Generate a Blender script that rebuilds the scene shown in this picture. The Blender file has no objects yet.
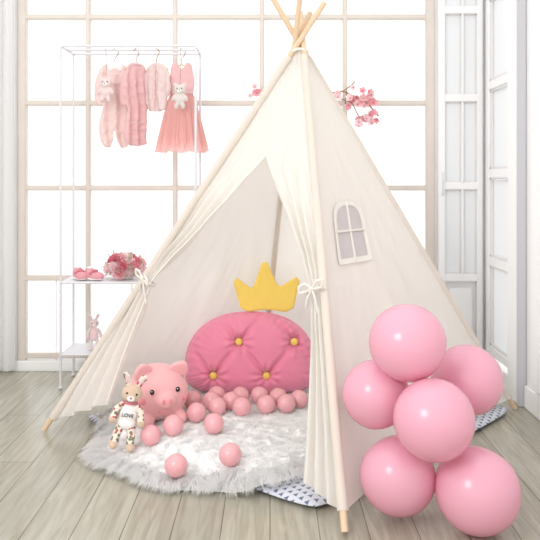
import bpy, bmesh, math, random
from mathutils import Vector, noise, Matrix, Euler
random.seed(7)
scene = bpy.context.scene
COL = scene.collection

# ---------------------------------------------------------------- materials
def lin(v):
    v /= 255.0
    return v/12.92 if v <= 0.04045 else ((v+0.055)/1.055)**2.4
def C(r, g, b): return (lin(r), lin(g), lin(b), 1)

def mat(name, col, rough=0.6, sheen=0.0, sss=0.0, trans=0.0, bump=0.0, bscale=200.0, var=0.0, vscale=6.0,
        metallic=0.0, coat=0.0, alpha=0.0, spec=0.5, stretch=None):
    m = bpy.data.materials.new(name); m.use_nodes = True
    nt = m.node_tree; N = nt.nodes; L = nt.links
    p = N['Principled BSDF']; out = N['Material Output']
    p.inputs['Base Color'].default_value = col
    p.inputs['Roughness'].default_value = rough
    p.inputs['Metallic'].default_value = metallic
    p.inputs['Specular IOR Level'].default_value = spec
    if sheen: p.inputs['Sheen Weight'].default_value = sheen
    if coat: p.inputs['Coat Weight'].default_value = coat; p.inputs['Coat Roughness'].default_value = 0.14
    tc = N.new('ShaderNodeTexCoord')
    src = tc.outputs['Object']
    if stretch:
        mp = N.new('ShaderNodeMapping'); mp.inputs['Scale'].default_value = stretch
        L.new(src, mp.inputs['Vector']); src = mp.outputs['Vector']
    if var:
        n = N.new('ShaderNodeTexNoise'); n.inputs['Scale'].default_value = vscale; n.inputs['Detail'].default_value = 4
        L.new(src, n.inputs['Vector'])
        mx = N.new('ShaderNodeMix'); mx.data_type = 'RGBA'
        mx.inputs[6].default_value = tuple(c*(1-var) for c in col[:3])+(1,)
        mx.inputs[7].default_value = tuple(min(1, c*(1+var)) for c in col[:3])+(1,)
        L.new(n.outputs['Fac'], mx.inputs[0]); L.new(mx.outputs[2], p.inputs['Base Color'])
    if bump:
        n2 = N.new('ShaderNodeTexNoise'); n2.inputs['Scale'].default_value = bscale; n2.inputs['Detail'].default_value = 3
        L.new(src, n2.inputs['Vector'])
        b = N.new('ShaderNodeBump'); b.inputs['Strength'].default_value = bump; b.inputs['Distance'].default_value = 0.01
        L.new(n2.outputs['Fac'], b.inputs['Height']); L.new(b.outputs['Normal'], p.inputs['Normal'])
    last = p.outputs['BSDF']
    if trans:
        t = N.new('ShaderNodeBsdfTranslucent'); t.inputs['Color'].default_value = col
        ms = N.new('ShaderNodeMixShader'); ms.inputs[0].default_value = trans
        L.new(last, ms.inputs[1]); L.new(t.outputs[0], ms.inputs[2]); last = ms.outputs[0]
    if alpha:
        t = N.new('ShaderNodeBsdfTransparent')
        ms = N.new('ShaderNodeMixShader'); ms.inputs[0].default_value = alpha
        L.new(last, ms.inputs[1]); L.new(t.outputs[0], ms.inputs[2]); last = ms.outputs[0]
    L.new(last, out.inputs['Surface'])
    return m

M_wall = mat('wall_paint', C(246, 245, 245), 0.7, var=0.02)
M_trim = mat('trim_paint', C(248, 248, 248), 0.4)
M_bar = mat('window_bar_paint', C(222, 213, 204), 0.5, var=0.06, vscale=9)
M_mould = mat('moulding_paint', C(232, 230, 230), 0.5)
M_canvas = mat('canvas', C(249, 246, 241), 0.9, trans=0.44, bump=0.5, bscale=10, var=0.015, vscale=30, spec=0.1)
M_hem = mat('canvas_hem', C(243, 239, 232), 0.9, spec=0.1, bump=0.2, bscale=60, trans=0.1)
M_mesh = mat('window_mesh', C(220, 213, 214), 0.9, trans=0.3, spec=0.1)
M_pole = mat('pine_pole', C(228, 200, 168), 0.5, var=0.1, vscale=20, stretch=(6, 6, 1))
M_fur = mat('fur_white', (0.99, 0.988, 0.984, 1), 0.8, trans=0.30, spec=0.05)
M_furbase = mat('fur_base', (0.98, 0.978, 0.974, 1), 0.9)
M_pink = mat('velvet_pink', C(236, 138, 168), 0.7, sheen=0.6, var=0.08, vscale=14, bump=0.15, bscale=300)
M_yellow = mat('velvet_yellow', C(246, 212, 100), 0.7, sheen=0.4, var=0.06, vscale=20, bump=0.2, bscale=300)
M_pig = mat('pig_plush_pink', C(246, 182, 184), 0.85, sheen=0.5, bump=0.25, bscale=400)
M_pig2 = mat('pig_plush_dark', C(232, 142, 152), 0.85, sheen=0.3)
M_black = mat('eye_black', C(25, 20, 22), 0.15)
M_white = mat('white_cloth', C(246, 244, 241), 0.85, bump=0.2, bscale=300)
M_beige = mat('plush_beige', C(218, 190, 166), 0.9, sheen=0.4, bump=0.3, bscale=400)
M_ballp = mat('ball_plastic', C(248, 186, 192), 0.28, coat=0.4, trans=0.15)
M_balloon = mat('balloon_latex', C(249, 186, 206), 0.26, coat=0.35, trans=0.22)
M_metal = mat('white_metal', C(226, 226, 230), 0.4)
M_c1 = mat('fabric_blush', C(250, 226, 223), 0.9, bump=0.3, bscale=120, trans=0.2)
M_c2 = mat('fabric_rose', C(246, 204, 206), 0.9, bump=0.4, bscale=150, trans=0.2)
M_c3 = mat('fabric_grey_pink', C(240, 218, 216), 0.9, bump=0.4, bscale=150, trans=0.1)
M_tulle = mat('tulle_pink', C(252, 212, 208), 0.9, trans=0.45, alpha=0.2)
M_petp = mat('petal_pink', C(248, 190, 198), 0.7, trans=0.35)
M_petl = mat('petal_light', C(253, 230, 232), 0.7, trans=0.35)
M_petr = mat('petal_rose', C(234, 146, 160), 0.7, trans=0.3)
M_leaf = mat('leaf_green', C(190, 198, 168), 0.6, trans=0.3)
M_twig = mat('twig', C(160, 128, 108), 0.8)
M_curtain = mat('curtain_white', C(250, 250, 250), 0.9, trans=0.5)
M_glass = mat('frosted_pane', C(246, 247, 248), 0.4, trans=0.5)
M_pane2 = mat('backed_pane', C(238, 240, 242), 0.25)
M_grey = mat('plush_grey', C(222, 212, 207), 0.9, bump=0.3, bscale=300)
M_dark = mat('dark_print', C(60, 45, 45), 0.8)

def spots_mat(name, base, dot, scale, thr, rnd=0.0, dot2=None, rough=0.85):
    m = mat(name, base, rough); nt = m.node_tree; N = nt.nodes; L = nt.links
    p = N['Principled BSDF']
    tc = [n for n in N if n.type == 'TEX_COORD'][0]
    v = N.new('ShaderNodeTexVoronoi'); v.inputs['Scale'].default_value = scale; v.inputs['Randomness'].default_value = rnd
    L.new(tc.outputs['Object'], v.inputs['Vector'])
    lt = N.new('ShaderNodeMath'); lt.operation = 'LESS_THAN'; lt.inputs[1].default_value = thr
    L.new(v.outputs['Distance'], lt.inputs[0])
    mx = N.new('ShaderNodeMix'); mx.data_type = 'RGBA'
    mx.inputs[6].default_value = base; mx.inputs[7].default_value = dot
    if dot2:
        s = N.new('ShaderNodeSeparateColor'); L.new(v.outputs['Color'], s.inputs[0])
        g = N.new('ShaderNodeMath'); g.operation = 'GREATER_THAN'; g.inputs[1].default_value = 0.5
        L.new(s.outputs[0], g.inputs[0])
        m2 = N.new('ShaderNodeMix'); m2.data_type = 'RGBA'
        m2.inputs[6].default_value = dot; m2.inputs[7].default_value = dot2
        L.new(g.outputs[0], m2.inputs[0]); L.new(m2.outputs[2], mx.inputs[7])
    L.new(lt.outputs[0], mx.inputs[0]); L.new(mx.outputs[2], p.inputs['Base Color'])
    return m
M_floral = spots_mat('floral_cotton', C(238, 224, 210), C(190, 90, 94), 75, 0.45, 1.0, C(118, 128, 104))
# printed mat: rows of small triangles
M_mat = mat('mat_print', C(214, 217, 226), 0.85); nt = M_mat.node_tree; N = nt.nodes; L = nt.links; p = N['Principled BSDF']
tc = [n for n in N if n.type == 'TEX_COORD'][0]
mpm = N.new('ShaderNodeMapping'); mpm.inputs['Rotation'].default_value = (0, 0, math.radians(52)); mpm.inputs['Scale'].default_value = (38, 38, 38)
L.new(tc.outputs['Object'], mpm.inputs[0]); sx = N.new('ShaderNodeSeparateXYZ'); L.new(mpm.outputs[0], sx.inputs[0])
def mth(op, a, b=None):
    n = N.new('ShaderNodeMath'); n.operation = op
    for i, v in enumerate((a, b)):
        if v is None: continue
        if isinstance(v, (int, float)): n.inputs[i].default_value = v
        else: L.new(v, n.inputs[i])
    return n.outputs[0]
fy = mth('FRACT', sx.outputs[1]); row = mth('FLOOR', sx.outputs[1])
fx = mth('FRACT', mth('ADD', sx.outputs[0], mth('MULTIPLY', row, 0.5)))
ax_ = mth('ABSOLUTE', mth('SUBTRACT', fx, 0.5))
inside = mth('MULTIPLY', mth('LESS_THAN', ax_, mth('MULTIPLY', mth('SUBTRACT', 0.84, fy), 0.52)), mth('GREATER_THAN', fy, 0.20))
mxm = N.new('ShaderNodeMix'); mxm.data_type = 'RGBA'; mxm.inputs[6].default_value = C(212, 215, 224); mxm.inputs[7].default_value = C(108, 117, 142)
L.new(inside, mxm.inputs[0]); L.new(mxm.outputs[2], p.inputs['Base Color'])

# wood floor
M_floor = bpy.data.materials.new('floor_planks'); M_floor.use_nodes = True
nt = M_floor.node_tree; N = nt.nodes; L = nt.links; p = N['Principled BSDF']
tc = N.new('ShaderNodeTexCoord')
mp = N.new('ShaderNodeMapping'); mp.inputs['Rotation'].default_value = (0, 0, math.radians(90))
L.new(tc.outputs['Object'], mp.inputs['Vector'])
br = N.new('ShaderNodeTexBrick'); br.offset = 0.4; br.inputs['Scale'].default_value = 1.0
br.inputs['Brick Width'].default_value = 1.3; br.inputs['Row Height'].default_value = 0.14
br.inputs['Mortar Size'].default_value = 0.0018; br.inputs['Mortar Smooth'].default_value = 0.2
br.inputs['Color1'].default_value = C(182, 178, 164); br.inputs['Color2'].default_value = C(168, 164, 150)
br.inputs['Mortar'].default_value = C(116, 110, 97)
L.new(mp.outputs[0], br.inputs['Vector'])
mp2 = N.new('ShaderNodeMapping'); mp2.inputs['Scale'].default_value = (16, 1.3, 1)
L.new(tc.outputs['Object'], mp2.inputs['Vector'])
ng = N.new('ShaderNodeTexNoise'); ng.inputs['Scale'].default_value = 2.5; ng.inputs['Detail'].default_value = 8; ng.inputs['Distortion'].default_value = 1.2
L.new(mp2.outputs[0], ng.inputs['Vector'])
cr = N.new('ShaderNodeValToRGB'); cr.color_ramp.elements[0].position = 0.32; cr.color_ramp.elements[1].position = 0.68
cr.color_ramp.elements[0].color = (0.76, 0.745, 0.71, 1); cr.color_ramp.elements[1].color = (1.08, 1.08, 1.07, 1)
L.new(ng.outputs['Fac'], cr.inputs[0])
mm = N.new('ShaderNodeMix'); mm.data_type = 'RGBA'; mm.blend_type = 'MULTIPLY'; mm.inputs[0].default_value = 1
L.new(br.outputs['Color'], mm.inputs[6]); L.new(cr.outputs[0], mm.inputs[7]); L.new(mm.outputs[2], p.inputs['Base Color'])
p.inputs['Roughness'].default_value = 0.24
bp = N.new('ShaderNodeBump'); bp.inputs['Strength'].default_value = 0.15; bp.inputs['Distance'].default_value = 0.003
L.new(br.outputs['Fac'], bp.inputs['Height']); bp.invert = True; L.new(bp.outputs[0], p.inputs['Normal'])

# ---------------------------------------------------------------- helpers
def obj_from(name, verts, faces, m, smooth=True):
    me = bpy.data.meshes.new(name); me.from_pydata([tuple(v) for v in verts], [], faces); me.update()
    o = bpy.data.objects.new(name, me); COL.objects.link(o)
    if m: me.materials.append(m)
    if smooth:
        for q in me.polygons: q.use_smooth = True
    return o

def box(name, lo, hi, m, bev=0.003):
    bm = bmesh.new(); bmesh.ops.create_cube(bm, size=1)
    for v in bm.verts:
        v.co = Vector([(lo[i]+hi[i])/2 + v.co[i]*(hi[i]-lo[i]) for i in range(3)])
    if bev > 0:
        bmesh.ops.bevel(bm, geom=bm.edges[:], offset=min(bev, min(hi[i]-lo[i] for i in range(3))*0.4), segments=2, affect='EDGES')
    me = bpy.data.meshes.new(name); bm.to_mesh(me); bm.free(); me.materials.append(m)
    o = bpy.data.objects.new(name, me); COL.objects.link(o); return o

def join(objs, name):
    verts = []; faces = []; mats = []; mi = []; sm = []
    for o in objs:
        off = len(verts); mw = o.matrix_basis
        verts += [mw @ v.co for v in o.data.vertices]
        idx = []
        for m in o.data.materials:
            if m not in mats: mats.append(m)
            idx.append(mats.index(m))
        for q in o.data.polygons:
            faces.append([i+off for i in q.vertices]); mi.append(idx[q.material_index] if idx else 0); sm.append(q.use_smooth)
    me = bpy.data.meshes.new(name); me.from_pydata([tuple(v) for v in verts], [], faces)
    for m in mats: me.materials.append(m)
    for q, a, s in zip(me.polygons, mi, sm): q.material_index = a; q.use_smooth = s
    me.update()
    for o in objs:
        bpy.data.objects.remove(o, do_unlink=True)
    r = bpy.data.objects.new(name, me); COL.objects.link(r); return r

def group(name, loc, parts):
    e = bpy.data.objects.new(name, None); COL.objects.link(e); e.location = loc; e.empty_display_size = 0.05
    inv = Matrix.Translation(-Vector(loc))
    for o in parts:
        o.parent = e; o.matrix_parent_inverse = inv
    return e

def evalmesh(o, name):
    dg = bpy.context.evaluated_depsgraph_get(); dg.update()
    me = bpy.data.meshes.new_from_object(o.evaluated_get(dg)); me.name = name
    return me

def tube(name, pts, r, m, radii=None, cyclic=False, res=4, smooth=False):
    cu = bpy.data.curves.new(name, 'CURVE'); cu.dimensions = '3D'; cu.bevel_depth = r; cu.bevel_resolution = res
    cu.use_fill_caps = True
    if smooth:
        sp = cu.splines.new('NURBS'); sp.order_u = 3; sp.use_endpoint_u = True; sp.resolution_u = 6
    else: sp = cu.splines.new('POLY')
    sp.points.add(len(pts)-1)
    for i, q in enumerate(pts):
        sp.points[i].co = (*q, 1); sp.points[i].radius = radii[i] if radii else 1
    sp.use_cyclic_u = cyclic
    t = bpy.data.objects.new('tmp', cu); COL.objects.link(t)
    me = evalmesh(t, name); bpy.data.objects.remove(t, do_unlink=True)
    me.materials.clear(); me.materials.append(m)
    for q in me.polygons: q.use_smooth = True; q.material_index = 0
    o = bpy.data.objects.new(name, me); COL.objects.link(o); return o

def blob(name, c, r, m, rot=(0, 0, 0), seg=24):
    bm = bmesh.new(); bmesh.ops.create_uvsphere(bm, u_segments=seg, v_segments=max(8, seg*2//3), radius=1)
    R = Euler(rot).to_matrix()
    for v in bm.verts: v.co = R @ Vector((v.co.x*r[0], v.co.y*r[1], v.co.z*r[2])) + Vector(c)
    me = bpy.data.meshes.new(name); bm.to_mesh(me); bm.free(); me.materials.append(m)
    for q in me.polygons: q.use_smooth = True
    o = bpy.data.objects.new(name, me); COL.objects.link(o); return o

def fuse(objs, name, m, voxel=0.004, smooth=6):
    o = join(objs, 'tmpf')
    a = o.modifiers.new('r', 'REMESH'); a.mode = 'VOXEL'; a.voxel_size = voxel; a.use_smooth_shade = True
    s = o.modifiers.new('s', 'SMOOTH'); s.factor = 0.5; s.iterations = smooth
    me = evalmesh(o, name); bpy.data.objects.remove(o, do_unlink=True)
    me.materials.clear(); me.materials.append(m)
    for q in me.polygons: q.use_smooth = True; q.material_index = 0
    r = bpy.data.objects.new(name, me); COL.objects.link(r); return r

def chaikin(pts, n=2):
    for _ in range(n):
        out = []
        for i in range(len(pts)):
            a = pts[i]; b = pts[(i+1) % len(pts)]
            out.append((a[0]*.75+b[0]*.25, a[1]*.75+b[1]*.25)); out.append((a[0]*.25+b[0]*.75, a[1]*.25+b[1]*.75))
        pts = out
    return pts

def pillow(name, outline, ext, bev, m, voxel=0.005, smooth=4, ch=2, deform=None):
    pts = chaikin(outline, ch) if ch else outline
    cu = bpy.data.curves.new(name, 'CURVE'); cu.dimensions = '2D'; cu.fill_mode = 'BOTH'
    cu.extrude = ext; cu.bevel_depth = bev; cu.bevel_resolution = 3
    sp = cu.splines.new('POLY'); sp.points.add(len(pts)-1)
    for i, q in enumerate(pts): sp.points[i].co = (q[0], q[1], 0, 1)
    sp.use_cyclic_u = True
    t = bpy.data.objects.new('tmp', cu); COL.objects.link(t)
    me = evalmesh(t, 'x'); bpy.data.objects.remove(t, do_unlink=True)
    t = bpy.data.objects.new('tmp', me); COL.objects.link(t)
    a = t.modifiers.new('r', 'REMESH'); a.mode = 'VOXEL'; a.voxel_size = voxel
    s = t.modifiers.new('s', 'SMOOTH'); s.factor = 0.5; s.iterations = smooth
    me2 = evalmesh(t, name); bpy.data.objects.remove(t, do_unlink=True)
    me2.materials.clear(); me2.materials.append(m)
    for q in me2.polygons: q.use_smooth = True; q.material_index = 0
    for v in me2.vertices:
        x, y, z = v.co
        v.co = (x, -z, y)
        if deform: v.co = deform(Vector(v.co))
    o = bpy.data.objects.new(name, me2); COL.objects.link(o); return o

def bake(o, M):
    o.data.transform(M); o.data.update(); return o

# ---------------------------------------------------------------- room
box('floor', (-1.85, -1.5, -0.05), (1.20, 3.98, 0), M_floor, 0)
WB = 3.86
w = [box('a', (-1.85, WB, 0), (-1.33, WB+0.08, 2.7), M_wall, 0),
     box('a', (0.865, WB, 0), (1.20, WB+0.08, 2.7), M_wall, 0),
     box('a', (-1.33, WB, 2.35), (0.865, WB+0.08, 2.7), M_wall, 0),
     box('a', (-1.33, WB, 0), (0.865, WB+0.08, 0.05), M_wall, 0)]
join(w, 'wall_back')
box('wall_left', (-1.85, 0.6, 0), (-1.77, WB, 2.7), M_wall, 0)
parts = []
for i, x in enumerate([-1.306, -0.958, -0.50, -0.042, 0.395, 0.843]):
    wd = 0.0125 if 0 < i < 5 else 0.024
    parts.append(box('mullion_%d' % i, (x-wd, WB-0.012, 0.05), (x+wd, WB+0.03, 2.35), M_bar, 0.005))
for i, z in enumerate([0.075, 0.484, 0.958, 1.405, 1.858, 2.32]):
    parts.append(box('rail_%d' % i, (-1.33, WB-0.009, z-0.014), (0.865, WB+0.025, z+0.014), M_bar, 0.005))
for x in (-1.13, -0.73, -0.27, 0.18, 0.62):
    parts.append(box('bead', (x-0.0035, WB+0.01, 0.05), (x+0.0035, WB+0.02, 0.484), M_trim, 0.001))
group('window_1', (-0.23, WB, 0), parts)
box('baseboard_back', (-1.77, WB-0.03, 0), (1.10, WB-0.016, 0.055), M_trim, 0.004)
# narrow glazed door right of the window
parts = []
a, b = 0.880, 1.112
parts.append(box('stile', (a, WB-0.035, 0.06), (a+0.035, WB-0.002, 2.4), M_trim, 0.004))
parts.append(box('stile', (b-0.030, WB-0.035, 0.06), (b, WB-0.002, 2.4), M_trim, 0.004))
parts.append(box('muntin', (a+0.122, WB-0.028, 0.5), (a+0.134, WB-0.004, 2.36), M_trim, 0.003))
zz2 = (0.06, 0.47, 0.95, 1.41, 1.87, 2.34)
for z in zz2:
    parts.append(box('rail', (a+0.03, WB-0.032, z), (b-0.025, WB-0.003, z+0.04), M_trim, 0.004))
for i in range(1, 5):
    z0, z1 = zz2[i]+0.04, zz2[i+1]
    parts.append(box('pane', (a+0.035, WB-0.008, z0), (b-0.03, WB-0.002, z1), M_pane2, 0))
    for x0, x1 in ((a+0.035, a+0.122), (a+0.134, b-0.030)):
        for q in (((x0, z0), (x0+0.006, z1)), ((x1-0.006, z0), (x1, z1)), ((x0, z0), (x1, z0+0.007)), ((x0, z1-0.007), (x1, z1))):
            parts.append(box('moulding', (q[0][0], WB-0.016, q[0][1]), (q[1][0], WB-0.006, q[1][1]), M_mould, 0.002))
parts.append(box('panel', (a+0.055, WB-0.018, 0.135), (b-0.05, WB-0.003, 0.435), M_trim, 0.006))
parts.append(tube('handle', [(a+0.018, WB-0.035, 0.92), (a+0.018, WB-0.055, 0.93), (a+0.018, WB-0.055, 1.03), (a+0.018, WB-0.035, 1.04)], 0.004, M_metal))
group('door_2', (1.0, WB, 0), parts)
# right wall with glazed door
XR = 1.13
w = [box('a', (XR, -0.6, 0), (XR+0.07, 3.395, 2.7), M_wall, 0),
     box('a', (XR, 3.395, 2.4), (XR+0.07, WB+0.02, 2.7), M_wall, 0),
     box('a', (XR, 3.805, 0), (XR+0.07, WB+0.02, 2.4), M_wall, 0)]
join(w, 'wall_right')
parts = []
y0, y1 = 3.405, 3.80
parts.append(box('stile_1', (XR-0.012, y0, 0.01), (XR+0.03, y0+0.05, 2.39), M_trim))
parts.append(box('stile_2', (XR-0.012, y1-0.05, 0.01), (XR+0.03, y1, 2.39), M_trim))
zz = [0.01, 0.11, 0.564, 1.01, 1.46, 1.92, 2.33]
for i, z in enumerate(zz):
    parts.append(box('rail_%d' % i, (XR-0.010, y0+0.04, z), (XR+0.028, y1-0.04, z+(0.07 if i == 0 else 0.045)), M_trim))
for i in range(1, 6):
    parts.append(box('pane_%d' % i, (XR+0.012, y0+0.045, zz[i]+0.04), (XR+0.018, y1-0.045, zz[i+1]+0.005), M_glass, 0))
    a0, a1, b0, b1 = y0+0.05, y1-0.05, zz[i]+0.045, zz[i+1]
    for q in (((XR-0.004, a0, b0), (XR+0.01, a0+0.012, b1)), ((XR-0.004, a1-0.012, b0), (XR+0.01, a1, b1)),
              ((XR-0.004, a0, b0), (XR+0.01, a1, b0+0.012)), ((XR-0.004, a0, b1-0.012), (XR+0.01, a1, b1))):
        parts.append(box('moulding', q[0], q[1], M_mould, 0.002))
parts.append(tube('handle', [(XR-0.012, 3.44, 1.0), (XR-0.04, 3.44, 1.0), (XR-0.04, 3.52, 1.0)], 0.006, M_metal))
group('door_1', (XR, 3.62, 0), parts)
box('trim_1', (XR-0.03, 3.26, 0), (XR-0.001, 3.39, 2.5), M_trim, 0.006)
box('recess_strip', (XR-0.04, 3.225, 0), (XR-0.001, 3.245, 2.5), mat('recess_shade_grey', C(205, 205, 210), 0.5), 0.004)  # raised strip stands for a recess, its shade put into the grey
box('trim_3', (XR-0.024, 2.95, 0.12), (XR-0.001, 3.10, 2.4), M_trim, 0.006)
box('baseboard_right', (XR-0.014, -0.5, 0), (XR-0.001, 3.22, 0.10), M_trim, 0.004)
# curtain left
vs = []; fs = []; nx, nz = 60, 12
for j in range(nz+1):
    for i in range(nx+1):
        u = i/nx; z = 0.02+2.4*j/nz
        vs.append((-1.74+0.42*u, WB-0.09+0.022*math.sin(u*46+0.3*math.sin(z*2))+0.008*math.sin(u*91), z))
for j in range(nz):
    for i in range(nx):
        a = j*(nx+1)+i; fs.append((a, a+1, a+nx+2, a+nx+1))
cu_ = obj_from('drape', vs, fs, M_curtain)
rod = tube('rod', [(-1.76, WB-0.09, 2.43), (-1.28, WB-0.09, 2.43)], 0.012, M_metal)
group('curtain', (-1.5, WB-0.09, 0), [cu_, rod])

# ---------------------------------------------------------------- play tent
FL = Vector((-0.897, 2.909, 0)); FR = Vector((0.211, 2.065, 0)); BR = Vector((1.065, 3.187, 0)); BL = Vector((-0.043, 3.71, 0))
AP = Vector((0.117, 2.95, 1.555)); CEN = Vector((0.09, 2.96, 0.5))
def pp(f, t): return f + (AP-f)*t
def fnormal(a, b):
    n = (b-a).cross(AP-a).normalized()
    if n.dot(CEN-a) < 0: n = -n
    return n
def face_grid(name, a, b, sag=0.03, nc=64, nr=84, seed=0):
    n = fnormal(a, b); vs = []; fs = []
    for j in range(nr+1):
        for i in range(nc+1):
            u = i/nc; t0 = 0.03+0.02*4*u*(1-u); t = t0+(0.978-t0)*(j/nr)
            P = pp(a, t).lerp(pp(b, t), u); wdt = 4*u*(1-u)
            d = sag*wdt*(1-t)*(0.4+1.2*t)
            d += 0.016*wdt*noise.noise(Vector((u*3+seed, t*3, seed)))
            d += 0.018*wdt*(1-t)*noise.noise(Vector((u*9+t*6+seed, t*5-u*3, seed+5)))
            d += 0.007*wdt**.5*(1-t)*noise.noise(Vector((u*22-t*9+seed, t*10, seed+8)))
            d += 0.012*wdt*max(0, 1-t*4)*math.sin(u*18+seed)
            vs.append(P+n*d)
    for j in range(nr):
        for i in range(nc):
            q = j*(nc+1)+i; fs.append((q, q+1, q+nc+2, q+nc+1))
    return obj_from(name, vs, fs, M_canvas)
tent = [face_grid('side_panel_right', FR, BR, 0.035, seed=1), face_grid('back_panel_right', BL, BR, 0.015, seed=2),
        face_grid('back_panel_left', FL, BL, 0.015, seed=3)]
def interp(x, xs, ys):
    if x <= xs[0]: return ys[0]
    for k in range(1, len(xs)):
        if x <= xs[k]:
            f = (x-xs[k-1])/(xs[k]-xs[k-1]); return ys[k-1]+(ys[k]-ys[k-1])*f
    return ys[-1]
ZO = 1.0957; TO = ZO/1.555
def fl(z): return interp(z, [0, .16, .345, .52, .605, .70, .875, 1.0, ZO], [.20, .175, .13, .085, .058, .085, .215, .355, .52])
def fr(z): return interp(z, [0, .123, .40, .632, .75, .873, 1.0, ZO], [.865, .885, .915, .94, .89, .79, .66, .52])
nF = fnormal(FL, FR)
def front_half(name, side):
    nc = 30; vs = []; fs = []; nr1, nr2 = 64, 22
    rows = nr1+nr2
    for j in range(rows+1):
        for i in range(nc+1):
            u = i/nc
            if side == 'L': tb = 0.03+0.075*u
            else: tb = 0.03+0.035*(1-u)
            if j <= nr1: t = tb+(TO-tb)*j/nr1
            else: t = TO+(0.978-TO)*(j-nr1)/nr2
            z = t*1.555
            if side == 'L': f = fl(z)*u; comp = 1-fl(z)/.52
            else: g = fr(z); f = g+(1-g)*u; comp = 1-(1-g)/.48
            P = pp(FL, t).lerp(pp(FR, t), f)
            e = max(0, min(1, (ZO-z)/0.2))
            edge = math.sin(math.pi*u)**0.5 if 0 < u < 1 else 0
            inner = u if side == 'L' else 1-u
            tie = 0.605 if side == 'L' else 0.632
            pinch = min(1, abs(z-tie)/0.12)
            amp = (0.004+0.022*comp*pinch)*e
            d = amp*math.sin(u*math.pi*2*3.5+1.0+z*1.5)*min(1, 4*inner)
            d += 0.03*comp*e*pinch*inner
            d += 0.008*noise.noise(Vector((f*6, t*6, 9)))*edge
            d += 0.006*noise.noise(Vector((f*22, t*16, 4)))*edge
            vs.append(P+nF*d)
    for j in range(rows):
        for i in range(nc):
            q = j*(nc+1)+i; fs.append((q, q+1, q+nc+2, q+nc+1))
    return obj_from(name, vs, fs, M_canvas), nc, rows, nr1, vs
lh, nc, rows, nr1, vL = front_half('front_flap_left', 'L')
rh, _, _, _, vR = front_half('front_flap_right', 'R')
tent += [lh, rh]
tent.append(tube('hem_left', [vL[j*(nc+1)+nc] for j in range(nr1+1)], 0.0035, M_hem))
tent.append(tube('hem_right', [vR[j*(nc+1)] for j in range(nr1+1)], 0.0035, M_hem))
offs = {0: Vector((0.0, -0.016, 0)), 1: Vector((0.016, 0.0, 0)), 2: Vector((0, 0.016, 0)), 3: Vector((-0.016, 0.002, 0))}
exts = [1.100, 1.088, 1.112, 1.115]
for k, f in enumerate((FL, FR, BR, BL)):
    tip = pp(f, exts[k])+offs[k]; base = pp(f, 0.0)+Vector((0, 0, 0.008))
    tent.append(tube('pole_%d' % (k+1), [base, pp(f, 0.97)+offs[k], tip], 0.0110, M_pole, res=6))
    npts = 30
    tent.append(tube('pole_sleeve_%d' % (k+1), [pp(f, 0.035+0.925*i/npts)+offs[k]*((0.035+0.925*i/npts)/0.97) for i in range(npts+1)], 0.0155, M_canvas,
                radii=[1.0+0.10*abs(noise.noise(Vector((i*0.8, k*7, 0))))+(0.1 if i < 2 else 0) for i in range(npts+1)], res=6))
tent.append(tube('pole_5', [pp(FL, 0.93)+Vector((0.01, 0.02, 0)), (0.163, 2.97, 1.68)], 0.010, M_pole, res=6))
ring = []
for i in range(17):
    a = i/16*2*math.pi; ring.append((0.117+0.034*math.cos(a), 2.95+0.034*math.sin(a), 1.518+0.004*math.sin(3*a)))
tent.append(tube('neck_cord', ring[:-1], 0.006, M_hem, cyclic=True))
# side window
dR = (BR-FR).normalized(); nR = fnormal(FR, BR)
def onright(s, z, off=0.0):
    t = z/1.555; a = pp(FR, t); b = pp(BR, t)
    wv = (b-a).length; sl = (a-FR).dot(dR); u = (s-sl)/wv; wdt = 4*u*(1-u)
    d = 0.035*wdt*(1-t)*(0.4+1.2*t)
    d += 0.016*wdt*noise.noise(Vector((u*3+1, t*3, 1)))
    d += 0.018*wdt*(1-t)*noise.noise(Vector((u*9+t*6+1, t*5-u*3, 6)))
    d += 0.007*wdt**.5*(1-t)*noise.noise(Vector((u*22-t*9+1, t*10, 9)))
    return a.lerp(b, u)+nR*(d-off)
def wpt(x, y, off):
    z = 0.710+0.212*y; s = 0.550+0.215*x+0.072*y
    return onright(s, z, off)
outl = [(-.5, 0), (.5, 0)]
for i in range(17):
    a = math.pi*i/16; c_, s_ = math.cos(a), math.sin(a)
    outl.append((.5*math.copysign(abs(c_)**0.8, c_), .62+.38*abs(s_)**0.8))
def smoothl(l, n=8):
    r = []
    for i in range(len(l)):
        a, b = l[i], l[(i+1) % len(l)]
        k = n if (abs(a[0]-b[0])+abs(a[1]-b[1])) > .2 else 1
        for q in range(k): r.append((a[0]+(b[0]-a[0])*q/k, a[1]+(b[1]-a[1])*q/k))
    return r
ol = smoothl(outl); no = len(ol)
vs = [wpt(0, .5, 0.005)]; fs = []
for lv in range(1, 9):
    vs += [wpt(x*lv/8, .5+(y-.5)*lv/8, 0.005) for x, y in ol]
for i in range(no): fs.append((0, i+1, (i+1) % no+1))
for lv in range(7):
    for i in range(no):
        p0 = 1+lv*no+i; p1 = 1+lv*no+(i+1) % no; fs.append((p0, p0+no, p1+no, p1))
tent.append(obj_from('window_mesh', vs, fs, M_mesh))
def band(name, ptsin, ptsout, off):
    n = len(ptsin); vs = [wpt(x, y, off) for x, y in ptsin]+[wpt(x, y, off) for x, y in ptsout]
    fs = [(i, (i+1) % n, n+(i+1) % n, n+i) for i in range(n)]
    return obj_from(name, vs, fs, M_hem)
tent.append(band('window_border', [(x*.86, .5+(y-.5)*.88) for x, y in ol], [(x*1.06, .5+(y-.5)*1.05) for x, y in ol], 0.007))
tent.append(tube('window_bar_v', [wpt(0, y/12, 0.007) for y in range(13)], 0.0045, M_hem))
tent.append(tube('window_bar_h', [wpt(-.48+.96*x/12, .50, 0.007) for x in range(13)], 0.0045, M_hem))
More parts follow.
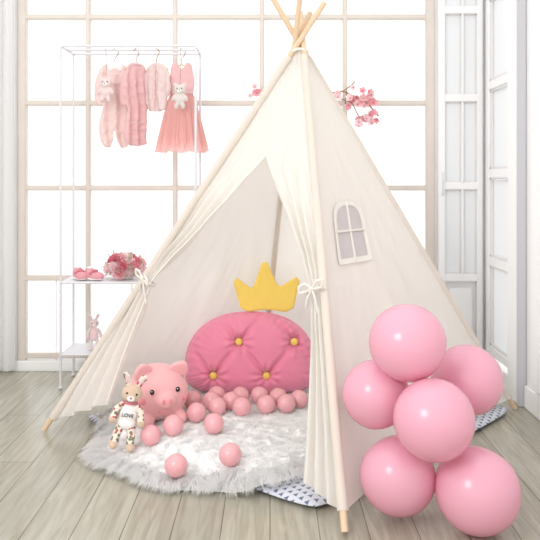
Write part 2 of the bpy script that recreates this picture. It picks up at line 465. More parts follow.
tent.append(tube('window_stitch', [wpt(x*1.06, .5+(y-.5)*1.05, 0.007) for x, y in ol], 0.0015, M_hem, cyclic=True))
def bow(nm, P, ax, sc, outv):
    r = []
    side = ax.cross(outv).normalized(); outv = outv.normalized()
    ringp = []
    for i in range(16):
        a = i/16*2*math.pi; ringp.append(P+side*math.cos(a)*0.032*sc+outv*math.sin(a)*0.026*sc-outv*0.006)
    r.append(tube(nm+'_band', ringp, 0.006, M_hem, cyclic=True))
    K = P+outv*0.026
    for s in (-1, 1):
        lp = [K, K+side*s*0.022+Vector((0, 0, 0.020))+outv*.006, K+side*s*0.046+Vector((0, 0, 0.016))+outv*.008,
              K+side*s*0.044+Vector((0, 0, -0.006))+outv*.006, K+side*s*0.018+Vector((0, 0, -0.004)), K]
        r.append(tube(nm+'_loop', lp, 0.0045, M_hem, smooth=True))
        tl = [K, K+side*s*0.014+Vector((0, 0, -0.03))+outv*.006, K+side*s*0.024+Vector((0, 0, -0.07-0.015*s))]
        r.append(tube(nm+'_tail', tl, 0.004, M_hem, smooth=True))
    r.append(blob(nm+'_knot', K, (0.010, 0.009, 0.009), M_hem))
    return r
tent += bow('tie_left', Vector((-0.486, 2.905, 0.60)), (AP-FL).normalized(), 1.0, -nF)
tent += bow('tie_right', Vector((0.152, 2.43, 0.632)), (AP-FR).normalized(), 1.05, -nF)
group('play_tent', (0.09, 2.96, 0), tent)

# ---------------------------------------------------------------- floor mat
c0, c1, c2, c3 = Vector((0.135, 2.16, 0)), Vector((1.075, 3.165, 0)), Vector((-0.02, 3.66, 0)), Vector((-0.80, 3.045, 0))
n = 50; vs = []; fs = []
for lay in (0, 1):
    for j in range(n+1):
        for i in range(n+1):
            u, v = i/n, j/n
            uu, vv = u*2-1, v*2-1
            k = 1-0.05*(abs(uu)**6)*(abs(vv)**6)
            uu *= k; vv *= k; u2, v2 = (uu+1)/2, (vv+1)/2
            P = c0.lerp(c1, u2).lerp(c3.lerp(c2, u2), v2)
            e = min(u, v, 1-u, 1-v)
            h = 0.016*min(1, (e*14))**0.5
            if lay: z = 0.018+h*(1+0.12*math.sin(u*31)*math.sin(v*31))
            else: z = 0.016-h*0.9
            vs.append((P.x, P.y, z))
S = (n+1)**2
for j in range(n):
    for i in range(n):
        a = j*(n+1)+i
        fs.append((S+a, S+a+1, S+a+n+2, S+a+n+1)); fs.append((a, a+n+1, a+n+2, a+1))
for i in range(n):
    for a, b in (((i), (i+1)), ((n*(n+1)+i+1), (n*(n+1)+i)), (((i+1)*(n+1)), (i*(n+1))), ((i*(n+1)+n), ((i+1)*(n+1)+n))):
        fs.append((a, b, S+b, S+a))
obj_from('play_mat', vs, fs, M_mat)
def edge_dist(x, y):
    d = (c3-c0).normalized(); nn = Vector((-d.y, d.x, 0))
    if nn.dot(c2-c0) < 0: nn = -nn
    return (Vector((x, y, 0))-c0).dot(nn)
def base_h(x, y):
    d = edge_dist(x, y); f = max(0, min(1, (d+0.06)/0.08)); return 0.004+0.034*f*f*(3-2*f)

# ---------------------------------------------------------------- fur rug
RC = Vector((-0.150, 2.85, 0))
def rugR(a): return 0.520+0.016*math.sin(a*9+0.5)+0.012*math.sin(a*5+2)
def pile(x, y):
    q = Vector((x, y, 0))-RC; r = q.length/max(.1, rugR(math.atan2(q.y, q.x)))
    lump = 0.007*noise.noise(Vector((x*9, y*9, 1)))+0.006*noise.noise(Vector((x*24, y*24, 2)))
    return 0.004+(0.026+lump)*max(0, 1-r**6)**0.5
vs = []; fs = []; na, nrr = 260, 80
vs.append((RC.x, RC.y, base_h(RC.x, RC.y)+pile(RC.x, RC.y)))
for j in range(1, nrr+1):
    for i in range(na):
        a = i/na*2*math.pi; r = rugR(a)*j/nrr; x = RC.x+r*math.cos(a); y = RC.y+r*math.sin(a)
        vs.append((x, y, base_h(x, y)+(pile(x, y) if j < nrr else 0.0)))
for i in range(na): fs.append((0, 1+i, 1+(i+1) % na))
for j in range(nrr-1):
    for i in range(na):
        a = 1+j*na; fs.append((a+i, a+na+i, a+na+(i+1) % na, a+(i+1) % na))
rb = obj_from('rug_base', vs, fs, M_furbase)
vs = []; fs = []; nrm = []
rnd = random.Random(3)
NB = 60000
for k in range(NB):
    a = rnd.random()*2*math.pi
    edge_b = k > NB*0.62
    rr = rugR(a)*(1.0-0.13*rnd.random()**1.2 if edge_b else math.sqrt(rnd.random()))
    x = RC.x+rr*math.cos(a); y = RC.y+rr*math.sin(a)
    z = base_h(x, y)+pile(x, y)-0.002
    lk = Vector((noise.noise(Vector((x*28, y*28, 3))), noise.noise(Vector((x*28, y*28, 13))), 0))*2.0
    out = rr/0.55
    dx = lk.x+(0.45+1.3*out**4)*math.cos(a)+rnd.uniform(-.45, .45)
    dy = lk.y+(0.45+1.3*out**4)*math.sin(a)+rnd.uniform(-.45, .45)
    L_ = rnd.uniform(0.045, 0.074) if edge_b else rnd.uniform(0.024, 0.044)
    d = Vector((dx, dy, 0)); dl = max(.3, d.length); d = d/dl
    wv = Vector((d.y, -d.x, 0))*rnd.uniform(0.0006, 0.0012)
    up1 = 0.40 if not edge_b else 0.30
    P0 = Vector((x, y, z)); P1 = P0+(d*0.55+Vector((0, 0, up1)))*L_*0.6
    P2 = P1+(d*0.8+Vector((0, 0, 0.0-(0.38 if edge_b else 0))))*L_*0.6
    P2.z = max(P2.z, 0.003)
    b = len(vs)
    vs += [P0-wv, P0+wv, P1+wv*.9, P1-wv*.9, P2]
    n1 = (wv.cross(P1-P0)).normalized()
    if n1.z < 0: n1 = -n1
    nn_ = (Vector((0, 0, 1))*2.2+n1).normalized()
    nrm += [nn_]*5
    fs += [(b, b+1, b+2, b+3), (b+3, b+2, b+4)]
ff = obj_from('rug_pile', vs, fs, M_fur)
try: ff.data.normals_split_custom_set_from_vertices([tuple(v) for v in nrm])
except Exception as ex: print('normals', ex)
group('fur_rug', (RC.x, RC.y, 0), [rb, ff])

# ---------------------------------------------------------------- tufted cushion with crown
CX, CY, CZ = -0.085, 3.21, 0.066
Wc, Hc = 0.285, 0.350
btn = [(-0.05, 0.230), (0.19, 0.230), (-0.16, 0.085), (0.07, 0.085)]
allb = btn+[(-0.28, 0.230), (0.30, 0.085), (-0.39, 0.085), (-0.165, 0.37), (0.07, 0.37), (0.30, 0.38)]
def outc(a):
    c, s = math.cos(a), math.sin(a)
    if s >= 0: return Vector((Wc*math.copysign(abs(c)**0.85, c), 0, 0.11+(Hc-0.11)*abs(s)**0.9))
    return Vector((Wc*math.copysign(abs(c)**0.55, c), 0, 0.11-0.11*abs(s)**0.6))
def seg_d(p, a, b):
    ab = (b[0]-a[0], b[1]-a[1]); t = ((p[0]-a[0])*ab[0]+(p[1]-a[1])*ab[1])/(ab[0]**2+ab[1]**2); t = max(0, min(1, t))
    return math.hypot(p[0]-a[0]-ab[0]*t, p[1]-a[1]-ab[1]*t)
segs = []
for i in range(len(allb)):
    for j in range(i+1, len(allb)):
        if 0.12 < math.dist(allb[i], allb[j]) < 0.21: segs.append((allb[i], allb[j]))
vs = []; fs = []; na, nr_ = 180, 60
ctr = Vector((0, 0, 0.15))
def cfront(x, z, r):
    T = 0.078*(1-r**4)**0.5 if r < 1 else 0
    dip = 0
    for b in allb:
        d = math.dist((x, z), b); dip += 0.034*math.exp(-(d/0.026)**2)
        if d < 0.12:
            ang = math.atan2(z-b[1], x-b[0]); dip += 0.006*math.sin(ang*9)*math.exp(-((d-0.035)/0.028)**2)
    ds = min(seg_d((x, z), a, b) for a, b in segs)
    dip += 0.016*math.exp(-(ds/0.012)**2)
    return max(0.0, T-dip*min(1, (1-r)*8))
for side in (0, 1):
    for j in range(nr_+1):
        for i in range(na):
            a = i/na*2*math.pi; r = j/nr_; o = outc(a); P = ctr+(o-ctr)*r
            y = -cfront(P.x, P.z, r) if side == 0 else 0.045*(max(0, 1-r**4))**0.5
            y += 0.005*math.sin(a*44)*r**5
            vs.append((CX+P.x, CY+y, CZ+P.z))
S = (nr_+1)*na
for side in (0, 1):
    for j in range(nr_):
        for i in range(na):
            a = side*S+j*na+i; b = side*S+j*na+(i+1) % na
            q = (a, b, b+na, a+na); fs.append(q if side else q[::-1])
body = obj_from('cushion_body', vs, fs, M_pink)
tilt = Matrix.Translation((CX, CY, CZ)) @ Matrix.Rotation(math.radians(-4), 4, 'X') @ Matrix.Translation((-CX, -CY, -CZ))
prt = [body]
prt.append(tube('piping', [(CX+outc(i/120*2*math.pi).x, CY, CZ+outc(i/120*2*math.pi).z) for i in range(120)], 0.005, M_pink, cyclic=True))
for i, b in enumerate(btn):
    prt.append(blob('button_%d' % i, (CX+b[0], CY-0.050, CZ+b[1]), (0.016, 0.010, 0.016), M_yellow))
s = 0.00437
co = [(243, 307), (239, 292), (235, 274), (246, 283), (253, 288), (259, 276), (266, 256), (273, 276), (279, 287), (287, 283), (300, 275), (295, 292), (291, 309), (267, 304)]
co = [((x-267)*s, (306-y)*s) for x, y in co]
cr_ = pillow('crown', co, 0.004, 0.009, M_yellow, voxel=0.0045, smooth=3, ch=1)
bake(cr_, Matrix.Translation((-0.012, CY-0.005, CZ+Hc+0.016)) @ Matrix.Rotation(math.radians(-2), 4, 'Y'))
prt.append(cr_)
for o in prt: bake(o, tilt)
group('crown_cushion', (CX, CY, CZ), prt)

# ---------------------------------------------------------------- pig plush
def build_pig():
    b = [blob('b', (0, 0, 0), (0.120, 0.122, 0.108), M_pig, seg=40),
         blob('b', (0, -0.120, -0.005), (0.038, 0.022, 0.030), M_pig)]
    for sx in (-1, 1):
        b.append(blob('b', (sx*0.065, -0.070, -0.088), (0.034, 0.045, 0.028), M_pig))
        b.append(blob('b', (sx*0.070, 0.06, -0.088), (0.034, 0.040, 0.028), M_pig))
    body = fuse(b, 'body', M_pig, 0.006, 5)
    r = [body]
    for sx in (-1, 1):
        e = pillow('ear', [(-0.034, 0), (0.034, 0), (0.030, 0.028), (0.006, 0.056), (-0.022, 0.03)], 0.002, 0.008, M_pig, 0.004, 3, 2)
        bake(e, Matrix.Translation((sx*0.066, -0.04, 0.078)) @ Matrix.Rotation(sx*math.radians(26), 4, 'Y') @ Matrix.Rotation(math.radians(28), 4, 'X'))
        r.append(e)
        r.append(blob('eye', (sx*0.050, -0.1105, 0.030), (0.0085, 0.006, 0.010), M_black))
        r.append(blob('eye_glint', (sx*0.050-0.003, -0.1165, 0.034), (0.0022, 0.002, 0.0022), M_white, seg=10))
        r.append(blob('nostril', (sx*0.013, -0.1405, -0.004), (0.006, 0.004, 0.010), M_pig2))
        r.append(blob('cheek', (sx*0.077, -0.088, -0.008), (0.018, 0.010, 0.013), M_pig2))
    r.append(tube('mouth', [(-0.028, -0.115, -0.043), (-0.012, -0.115, -0.053), (0, -0.1135, -0.056), (0.012, -0.115, -0.053), (0.028, -0.115, -0.043)], 0.0022, M_pig2, smooth=True))
    tl = [(0.012*math.cos(i*0.8), 0.12+0.004*i, 0.01+0.012*math.sin(i*0.8)) for i in range(12)]
    r.append(tube('tail', tl, 0.006, M_pig, smooth=True))
    return r
pg = build_pig()
PM = Matrix.Translation((-0.442, 2.875, 0.172)) @ Matrix.Rotation(math.radians(24), 4, 'Z')
for o in pg: bake(o, PM)
group('pig_plush', (-0.44, 2.875, 0.055), pg)

# ---------------------------------------------------------------- bunny plush
def build_bunny(head_m, shirt_m, limb_m, text=True):
    r = []
    h = [blob('h', (0, 0, 0.200), (0.040, 0.035, 0.034), head_m), blob('h', (0, -0.026, 0.191), (0.020, 0.016, 0.015), head_m)]
    r.append(fuse(h, 'head', head_m, 0.003, 4))
    r.append(blob('muzzle', (0, -0.036, 0.189), (0.015, 0.009, 0.011), M_white))
    r.append(blob('nose', (0, -0.045, 0.194), (0.005, 0.003, 0.004), M_petr, seg=12))
    for sx in (-1, 1):
        r.append(blob('eye', (sx*0.018, -0.0305, 0.206), (0.004, 0.003, 0.0045), M_black, seg=12))
        e = [blob('e', (sx*0.020, 0.004, 0.236), (0.012, 0.007, 0.022), head_m, rot=(0, sx*0.25, 0)), blob('e', (sx*0.030, 0.004, 0.256), (0.014, 0.007, 0.022), head_m, rot=(0, sx*0.55, 0))]
        r.append(fuse(e, 'ear', limb_m, 0.003, 3))
        r.append(blob('ear_inner', (sx*0.028, -0.004, 0.252), (0.007, 0.004, 0.018), M_petl, rot=(0, sx*0.45, 0)))
        r.append(tube('arm', [(sx*0.024, 0, 0.158), (sx*0.046, -0.010, 0.135), (sx*0.052, -0.022, 0.105)], 0.013, limb_m, radii=[0.9, 1, 1.05], smooth=True))
        r.append(blob('paw', (sx*0.053, -0.024, 0.100), (0.015, 0.014, 0.015), head_m))
        r.append(tube('leg', [(sx*0.018, 0, 0.082), (sx*0.026, -0.02, 0.055), (sx*0.030, -0.035, 0.020)], 0.016, limb_m, radii=[1, 1, 0.95], smooth=True))
        r.append(blob('foot', (sx*0.032, -0.046, 0.014), (0.017, 0.024, 0.014), head_m))
    t = [blob('t', (0, 0, 0.120), (0.036, 0.030, 0.046), shirt_m), blob('t', (0, 0, 0.090), (0.038, 0.032, 0.030), shirt_m), blob('t', (0, 0, 0.16), (0.022, 0.02, 0.018), shirt_m)]
    r.append(fuse(t, 'shirt', shirt_m, 0.003, 4))
    if text:
        cu = bpy.data.curves.new('love', 'FONT'); cu.body = 'LOVE'; cu.size = 0.019; cu.align_x = 'CENTER'; cu.extrude = 0.0012
        t_ = bpy.data.objects.new('tmp', cu); COL.objects.link(t_); me = evalmesh(t_, 'chest_letters'); bpy.data.objects.remove(t_, do_unlink=True)
        me.materials.clear(); me.materials.append(M_dark)
        o = bpy.data.objects.new('chest_letters', me); COL.objects.link(o)
        bake(o, Matrix.Translation((0, -0.0315, 0.118)) @ Matrix.Rotation(math.radians(90), 4, 'X')); r.append(o)
        r.append(tube('scarf', [(0.024*math.cos(i*math.pi/6), 0.022*math.sin(i*math.pi/6), 0.166) for i in range(12)], 0.005, M_petr, cyclic=True))
    return r
bn = build_bunny(M_beige, M_white, M_floral)
BM = Matrix.Translation((-0.532, 2.635, 0.046)) @ Matrix.Rotation(math.radians(6), 4, 'Z') @ Matrix.Rotation(math.radians(11), 4, 'Y') @ Matrix.Scale(0.95, 4)
for o in bn: bake(o, BM)
group('bunny_plush', (-0.532, 2.635, 0.045), bn)

# ---------------------------------------------------------------- balls
bl = [(-.224, 3.05), (-.285, 2.83), (-.212, 2.91), (-.207, 2.70), (-.122, 3.04), (-.112, 2.90), (-.045, 3.05), (-.015, 2.93), (-.354, 2.68),
      (-.432, 2.65), (-.306, 2.39), (-.131, 2.41), (.118, 3.0), (.065, 2.94), (-.305, 2.99), (-.165, 2.98), (.03, 3.03), (-.235, 2.98)]
pos = [Vector((x, y, 0)) for x, y in bl]
for it in range(80):
    for i in range(len(pos)):
        for j in range(i+1, len(pos)):
            d = pos[j]-pos[i]; l = d.length
            if l < 0.080 and l > 1e-5:
                q = d/l*(0.080-l)/2; pos[i] -= q; pos[j] += q
        pos[i].y = min(pos[i].y, 3.075)
        d = pos[i]-Vector((-0.442, 2.875, 0))
        if d.length < 0.165: pos[i] = Vector((-0.442, 2.875, 0))+d.normalized()*0.165
bo = []
for P in pos:
    z = base_h(P.x, P.y)+0.028+0.037
    bo.append(blob('b', (P.x, P.y, z), (0.0375, 0.0375, 0.0375), M_ballp, seg=28))
    bo.append(tube('s', [(P.x+0.0376*math.cos(k/24*6.283), P.y+0.0376*math.sin(k/24*6.283)*0.8, z+0.0376*math.sin(k/24*6.283)*0.6) for k in range(24)], 0.0005, M_ballp, cyclic=True, res=1))
join(bo, 'ball_pit_balls')

# ---------------------------------------------------------------- balloons
def balloon(c, r, down):
    vs = []; fs = []; ns, nt_ = 40, 28
    prof = []
    for j in range(nt_+1):
        th = math.pi*j/nt_; z = math.cos(th); q = math.sin(th)
        if z < 0: z *= 1+0.10*(-z)**2; q *= 1-0.06*(-z)
        prof.append((q*r, z*r))
    prof[-1] = (0.006, -1.10*r)
    prof += [(0.0045, -1.10*r-0.006), (0.010, -1.10*r-0.014), (0.0115, -1.10*r-0.016), (0.002, -1.10*r-0.012)]
    prof[0] = (0.0002, r)
    for q, z in prof:
        for i in range(ns):
            a = i/ns*2*math.pi; vs.append(Vector((q*math.cos(a), q*math.sin(a), z)))
    for j in range(len(prof)-1):
        for i in range(ns):
            fs.append((j*ns+i, (j+1)*ns+i, (j+1)*ns+(i+1) % ns, j*ns+(i+1) % ns))
    R = Vector((0, 0, -1)).rotation_difference(Vector(down).normalized()).to_matrix()
    vs = [R @ v+Vector(c) for v in vs]
    return obj_from('balloon', vs, fs, M_balloon)
cc = Vector((0.48, 2.2, 0.28))
for c, r in (((.376, 2.155, .130), .112), ((.587, 2.075, .121), .119), ((.458, 2.05, .330), .113), ((.403, 2.15, .522), .113),
             ((.322, 2.225, .350), .103), ((.618, 2.30, .372), .110)):
    d = cc-Vector(c); d.y += 0.12
    balloon(c, r, d)

# ---------------------------------------------------------------- clothes rack
rk = []; R0 = 0.0062
xa, xb, ya, yb, zt = -1.0, -0.355, 3.50, 3.73, 1.64
for x in (xa, xb):
    for y in (ya, yb):
        rk.append(tube('leg', [(x, y, 0.006), (x, y, zt)], R0, M_metal)); rk.append(blob('foot_cap', (x, y, 0.009), (0.011, 0.011, 0.009), M_metal, seg=12))
    rk.append(tube('top_side', [(x, ya, zt), (x, yb, zt)], R0, M_metal))
    for z in (0.165, 0.509): rk.append(tube('side', [(x, ya, z), (x, yb, z)], 0.0055, M_metal))
for y in (ya, yb): rk.append(tube('top', [(xa, y, zt), (xb, y, zt)], R0, M_metal))
rk.append(tube('hang_bar', [(xa, 3.615, zt), (xb, 3.615, zt)], R0, M_metal))
for z in (0.165, 0.509):
    for y in (ya, yb): rk.append(tube('shelf_edge', [(xa, y, z), (xb, y, z)], 0.0055, M_metal))
    rk.append(box('shelf', (xa, ya, z-0.003), (xb, yb, z+0.005), M_metal, 0.002))
group('clothes_rack', (-0.68, 3.615, 0), rk)

def hanger(wd=0.15):
    return [tube('hanger', [(0, 0, -0.005), (0, 0, 0.03), (0.012, 0, 0.045), (0.018, 0, 0.06), (0.010, 0, 0.075), (-0.004, 0, 0.078), (-0.014, 0, 0.066)], 0.002, M_twig, smooth=True),
            tube('hanger_arm', [(-wd/2, 0, -0.03), (0, 0, 0), (wd/2, 0, -0.03)], 0.004, M_pole)]
def folds(ax=60, amp=0.006, ph=0):
    def f(v):
        k = min(1, max(0, -v.z/0.12))
        v.y += amp*k*math.sin(v.x*ax+ph+v.z*6)+0.006*noise.noise(Vector((v.x*40, v.z*40, ph))); v.x += 0.005*k*math.sin(v.z*25+ph); return v
    return f
def mirror(l): return l+[(-x, z) for x, z in l[::-1]]
def hang(name, x, parts, rot, dz=0.0):
    M = Matrix.Translation((x, 3.615, zt-0.070+dz)) @ Matrix.Rotation(math.radians(rot), 4, 'Z')
    for o in parts: bake(o, M)
    group(name, (x, 3.615, zt), parts)
# romper
o1 = mirror([(0.022, 0.002), (0.062, -0.018), (0.088, -0.10), (0.098, -0.19), (0.070, -0.20), (0.056, -0.12), (0.054, -0.20), (0.066, -0.31), (0.060, -0.40), (0.020, -0.405), (0.006, -0.28)])
p_ = [pillow('body', o1, 0.003, 0.008, M_c1, 0.005, 3, 1, folds(110, 0.008))]
for i in range(5): p_.append(blob('snap', (0.004, -0.018, -0.05-0.045*i), (0.004, 0.003, 0.004), M_white, seg=10))
p_.append(pillow('collar', mirror([(0.010, 0.004), (0.035, -0.004), (0.030, -0.035), (0.006, -0.02)]), 0.010, 0.005, M_white, 0.004, 2, 1))
hang('baby_romper', -0.765, p_+hanger(), 20)
# sweater dress
o2 = mirror([(0.020, 0.002), (0.056, -0.02), (0.080, -0.10), (0.088, -0.20), (0.062, -0.21), (0.052, -0.12), (0.056, -0.24), (0.066, -0.38), (0.03, -0.395)])
p_ = [pillow('body', o2, 0.003, 0.008, M_c2, 0.005, 3, 1, folds(120, 0.008, 1))]
p_.append(tube('neckline', [(0.022*math.cos(k/12*6.283), 0.014*math.sin(k/12*6.283), 0.0) for k in range(12)], 0.005, M_c1, cyclic=True))
for z in (-0.29, -0.32): p_.append(tube('stripe', [(-0.055, -0.014, z), (0, -0.018, z), (0.055, -0.014, z)], 0.002, M_c1))
hang('baby_sweater', -0.660, p_+hanger(), 50)
# cardigan
o3 = mirror([(0.016, 0.002), (0.055, -0.018), (0.084, -0.09), (0.090, -0.15), (0.066, -0.156), (0.054, -0.09), (0.056, -0.22), (0.02, -0.225)])
p_ = [pillow('body', o3, 0.003, 0.008, M_c3, 0.005, 3, 1, folds(110, 0.007, 2)), tube('placket', [(0, -0.016, -0.01), (0, -0.018, -0.22)], 0.003, M_c1)]
for i in range(4): p_.append(blob('button', (0.006, -0.019, -0.03-0.045*i), (0.004, 0.003, 0.004), M_white, seg=10))
hang('baby_cardigan', -0.560, p_+hanger(), -32, 0)
# tutu dress
o4 = mirror([(0.018, -0.03), (0.026, 0.0), (0.040, -0.002), (0.044, -0.04), (0.052, -0.07), (0.048, -0.15), (0.02, -0.155)])
p_ = [pillow('bodice', o4, 0.006, 0.010, M_c2, 0.005, 3, 1)]
for L_ in range(3):
    vs = []; fs = []; na, nn_ = 120, 14
    for j in range(nn_+1):
        h = j/nn_; z = -0.14-h*(0.29-0.03*L_)
        R_ = 0.050+(0.064-0.012*L_)*(h**0.7)
        for i in range(na):
            a = i/na*2*math.pi; r = R_*(1+(0.04+0.13*h)*math.sin(a*(15+2*L_)+L_)+0.05*h*math.sin(a*4+L_))
            vs.append((r*math.cos(a), r*0.62*math.sin(a), z+0.006*math.sin(a*7)*h))
    for j in range(nn_):
        for i in range(na): fs.append((j*na+i, j*na+(i+1) % na, (j+1)*na+(i+1) % na, (j+1)*na+i))
    p_.append(obj_from('skirt_layer_%d' % L_, vs, fs, M_tulle))
p_.append(tube('waist_ribbon', [(0.053*math.cos(k/20*6.283), 0.034*math.sin(k/20*6.283), -0.142) for k in range(20)], 0.006, M_petl, cyclic=True))
hang('tutu_dress', -0.435, p_+hanger(0.11), 8)
def teddy(m, name, x, z, y, sc):
    b = [blob('x', (0, 0, 0), (0.034, 0.03, 0.03), m), blob('x', (0, -.004, -0.055), (0.028, 0.024, 0.034), m)]
    for sx in (-1, 1):
        b += [blob('x', (sx*0.024, 0, 0.028), (0.013, 0.008, 0.014), m), blob('x', (sx*0.033, -0.008, -0.045), (0.011, 0.011, 0.024), m, rot=(0, -sx*0.5, 0)),
              blob('x', (sx*0.018, -0.012, -0.092), (0.013, 0.016, 0.02), m)]
    r = [fuse(b, 'body', m, 0.0045, 3)]
    r.append(blob('muzzle', (0, -0.028, -0.008), (0.013, 0.008, 0.010), M_white, seg=14)); r.append(blob('nose', (0, -0.036, -0.004), (0.004, 0.003, 0.003), M_dark, seg=10))
    for sx in (-1, 1): r.append(blob('eye', (sx*0.013, -0.0285, 0.006), (0.0035, 0.003, 0.0035), M_black, seg=10))
    r.append(tube('hang_loop', [(0, 0, 0.028), (0.004, 0.0, (zt-z)/sc*0.6), (0, (3.50-y)/sc, (zt-z)/sc+0.004)], 0.0012, M_twig, smooth=True))
    M = Matrix.Translation((x, y, z)) @ Matrix.Scale(sc, 4)
    for o in r: bake(o, M)
    group(name, (x, y, z), r)
teddy(M_c3, 'bunny_toy', -0.785, 1.462, 3.505, 0.85)
teddy(M_grey, 'teddy_toy', -0.430, 1.43, 3.50, 0.85)

# ---------------------------------------------------------------- flowers
def petal(c, d, up, ln, wd, m_):
    d = d.normalized(); s_ = d.cross(up).normalized(); n_ = s_.cross(d)
    vs = []; fs = []
    for j in range(5):
        v = j/4; ww = wd*math.sin(math.pi*(0.12+0.80*v))**0.7
        for i in range(3):
            u = i-1; vs.append(c+d*ln*v+s_*u*ww*0.5+n_*(ln*0.28*v*v+abs(u)*wd*0.14))
    for j in range(4):
        for i in range(2):
            a = j*3+i; fs.append((a, a+1, a+4, a+3))
    return obj_from('p', vs, fs, m_)
def rose(c, r, ax, m_):
    ax = ax.normalized(); t = ax.orthogonal().normalized(); b_ = ax.cross(t); out = [blob('p', c+ax*r*0.35, (r*0.35,)*3, m_, seg=10)]
    for lay, (n_, el, ln) in enumerate(((4, 1.25, .8), (5, .8, .95), (6, .3, 1.0))):
        for k in range(n_):
            a = (k+lay*.5)/n_*6.283+random.uniform(-.15, .15); rd = t*math.cos(a)+b_*math.sin(a)
            out.append(petal(c+rd*r*0.12*(lay+.5), rd*math.cos(el)+ax*math.sin(el), ax, r*ln, r*0.95, m_))
    return out
def blossom(c, r, ax, m_):
    ax = ax.normalized(); t = ax.orthogonal().normalized(); b_ = ax.cross(t); out = [blob('p', c+ax*r*0.12, (r*0.16,)*3, M_petr, seg=8)]
    for k in range(5):
        a = k/5*6.283+r*99; rd = t*math.cos(a)+b_*math.sin(a); out.append(petal(c, rd*0.93+ax*0.35, ax, r, r*0.8, m_))
    return out
rr_ = random.Random(5); fl_ = []
bc = Vector((-0.712, 3.60, 0.562))
for k in range(26):
    a = rr_.uniform(0, 6.283) if k % 2 else rr_.uniform(3.4, 6.0); e = rr_.uniform(-.3, 1.25); d = Vector((math.cos(a)*math.cos(e), math.sin(a)*math.cos(e), math.sin(e)))
    c = bc+Vector((d.x*0.082, d.y*0.062, d.z*0.062)); random.seed(k)
    fl_ += rose(c, rr_.uniform(0.022, 0.031), d, rr_.choice([M_petp, M_petl, M_petr, M_petl, M_petl]))
for k in range(14):
    a = rr_.uniform(0, 6.283); e = rr_.uniform(-.5, 0.8); d = Vector((math.cos(a)*math.cos(e), math.sin(a)*math.cos(e), math.sin(e)))
    fl_.append(petal(bc+d*0.060, d, Vector((0, 0, 1)), 0.055, 0.020, M_leaf))
fl_.append(blob('core', bc, (0.070, 0.052, 0.046), M_petl))
fb = join(fl_, 'blooms')
vs = []; fs = []; na = 32
for j, (r, z) in enumerate(((0.034, 0.515), (0.040, 0.517), (0.050, 0.540), (0.046, 0.540), (0.034, 0.520))):
    for i in range(na):
        a = i/na*6.283; vs.append((bc.x+r*math.cos(a), bc.y+r*math.sin(a)*.85, z))
for j in range(4):
    for i in range(na): fs.append((j*na+i, j*na+(i+1) % na, (j+1)*na+(i+1) % na, (j+1)*na+i))
fs.append(tuple(range(na))[::-1])
bk = obj_from('basket', vs, fs, M_white)
group('flower_basket', (bc.x, bc.y, 0.515), [fb, bk])
# baby shoes
for k, (x, y, rz) in enumerate(((-0.925, 3.57, 35), (-0.855, 3.555, 60))):
    s1 = fuse([blob('a', (0, -0.018, 0.016), (0.024, 0.030, 0.017), M_c2), blob('a', (0, 0.018, 0.022), (0.021, 0.026, 0.022), M_c2), blob('a', (0, 0.022, 0.036), (0.017, 0.018, 0.014), M_c2)], 'upper', M_petp, 0.003, 3)
    s2 = blob('opening', (0, 0.020, 0.046), (0.012, 0.013, 0.006), M_white, seg=14)
    s3 = blob('sole', (0, 0, 0.006), (0.024, 0.045, 0.006), M_white, seg=18)
    s4 = tube('strap', [(-0.021, 0.002, 0.026), (0, -0.004, 0.040), (0.021, 0.002, 0.026)], 0.004, M_petr, smooth=True)
    s5 = blob('bow', (0, -0.012, 0.036), (0.012, 0.005, 0.006), M_petr, seg=12)
    M = Matrix.Translation((x, y, 0.515)) @ Matrix.Rotation(math.radians(rz), 4, 'Z') @ Matrix.Scale(1.25, 4)
    sh = [s1, s2, s3, s4, s5]
    for o in sh: bake(o, M)
    group('baby_shoe', (x, y, 0.515), sh)
b2 = build_bunny(M_c3, M_petl, M_grey, False)
for o in b2: bake(o, Matrix.Translation((-0.865, 3.60, 0.172)) @ Matrix.Rotation(math.radians(20), 4, 'Z') @ Matrix.Scale(0.62, 4))
group('rabbit_doll', (-0.865, 3.60, 0.17), b2)
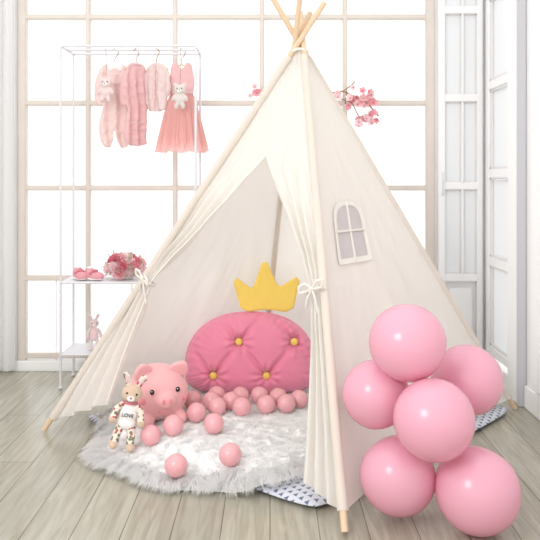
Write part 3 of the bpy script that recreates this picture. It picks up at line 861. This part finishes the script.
# blossom branch tied to the window rail
tw = []; rr_ = random.Random(11)
main = [(-0.085, 3.80, 1.47), (-0.04, 3.80, 1.44), (0.1, 3.79, 1.43), (0.25, 3.79, 1.44), (0.38, 3.79, 1.46), (0.50, 3.78, 1.40), (0.56, 3.78, 1.33)]
tw.append(tube('branch', main, 0.004, M_twig, smooth=True))
tw.append(tube('branch', [(0.30, 3.79, 1.44), (0.42, 3.77, 1.40), (0.47, 3.77, 1.30)], 0.003, M_twig, smooth=True))
tw.append(tube('branch', [(0.38, 3.79, 1.46), (0.42, 3.79, 1.49), (0.44, 3.79, 1.51)], 0.003, M_twig, smooth=True))
tw.append(tube('tie', [(0.395, WB-0.010, 1.40), (0.395, 3.79, 1.44), (0.395, 3.78, 1.46)], 0.003, M_twig))
for cx, cz, sx_, sz_, n_ in ((-0.075, 1.45, 0.03, 0.035, 5), (0.43, 1.43, 0.10, 0.055, 24), (0.49, 1.34, 0.065, 0.05, 16)):
    for k in range(n_):
        c = Vector((cx+rr_.uniform(-1, 1)*sx_, 3.775+rr_.uniform(-.02, .015), cz+rr_.uniform(-1, 1)*sz_))
        tw += blossom(c, rr_.uniform(0.018, 0.027), Vector((rr_.uniform(-.6, .6), -1, rr_.uniform(-.5, .5))), rr_.choice([M_petp, M_petl, M_petl, M_petp]))
join(tw, 'blossom_branch')

# ---------------------------------------------------------------- light, world, camera
wd_ = bpy.data.worlds.new('daylight'); scene.world = wd_; wd_.use_nodes = True
bg = wd_.node_tree.nodes['Background']; bg.inputs[0].default_value = (1, 0.998, 0.994, 1); bg.inputs[1].default_value = 1.36
def area(name, loc, tgt, size, e, col=(1, 1, 1)):
    l = bpy.data.lights.new(name, 'AREA'); l.size = size; l.energy = e; l.color = col
    o = bpy.data.objects.new(name, l); COL.objects.link(o); o.location = loc
    o.rotation_euler = (Vector(tgt)-Vector(loc)).to_track_quat('-Z', 'Y').to_euler()
area('added_fill', (-1.4, 0.1, 1.9), (-0.1, 2.9, 0.35), 0.9, 30, (1, 0.985, 0.965))  # unseen area lamp, added to brighten the tent from front left
cam = bpy.data.cameras.new('camera'); co_ = bpy.data.objects.new('camera', cam); COL.objects.link(co_)
co_.location = (0, 0, 1.0); co_.rotation_euler = (math.radians(90), 0, 0)
cam.sensor_width = 36; cam.lens = 36*733/540; cam.shift_y = -90/540
scene.camera = co_
scene.view_settings.view_transform = 'Standard'
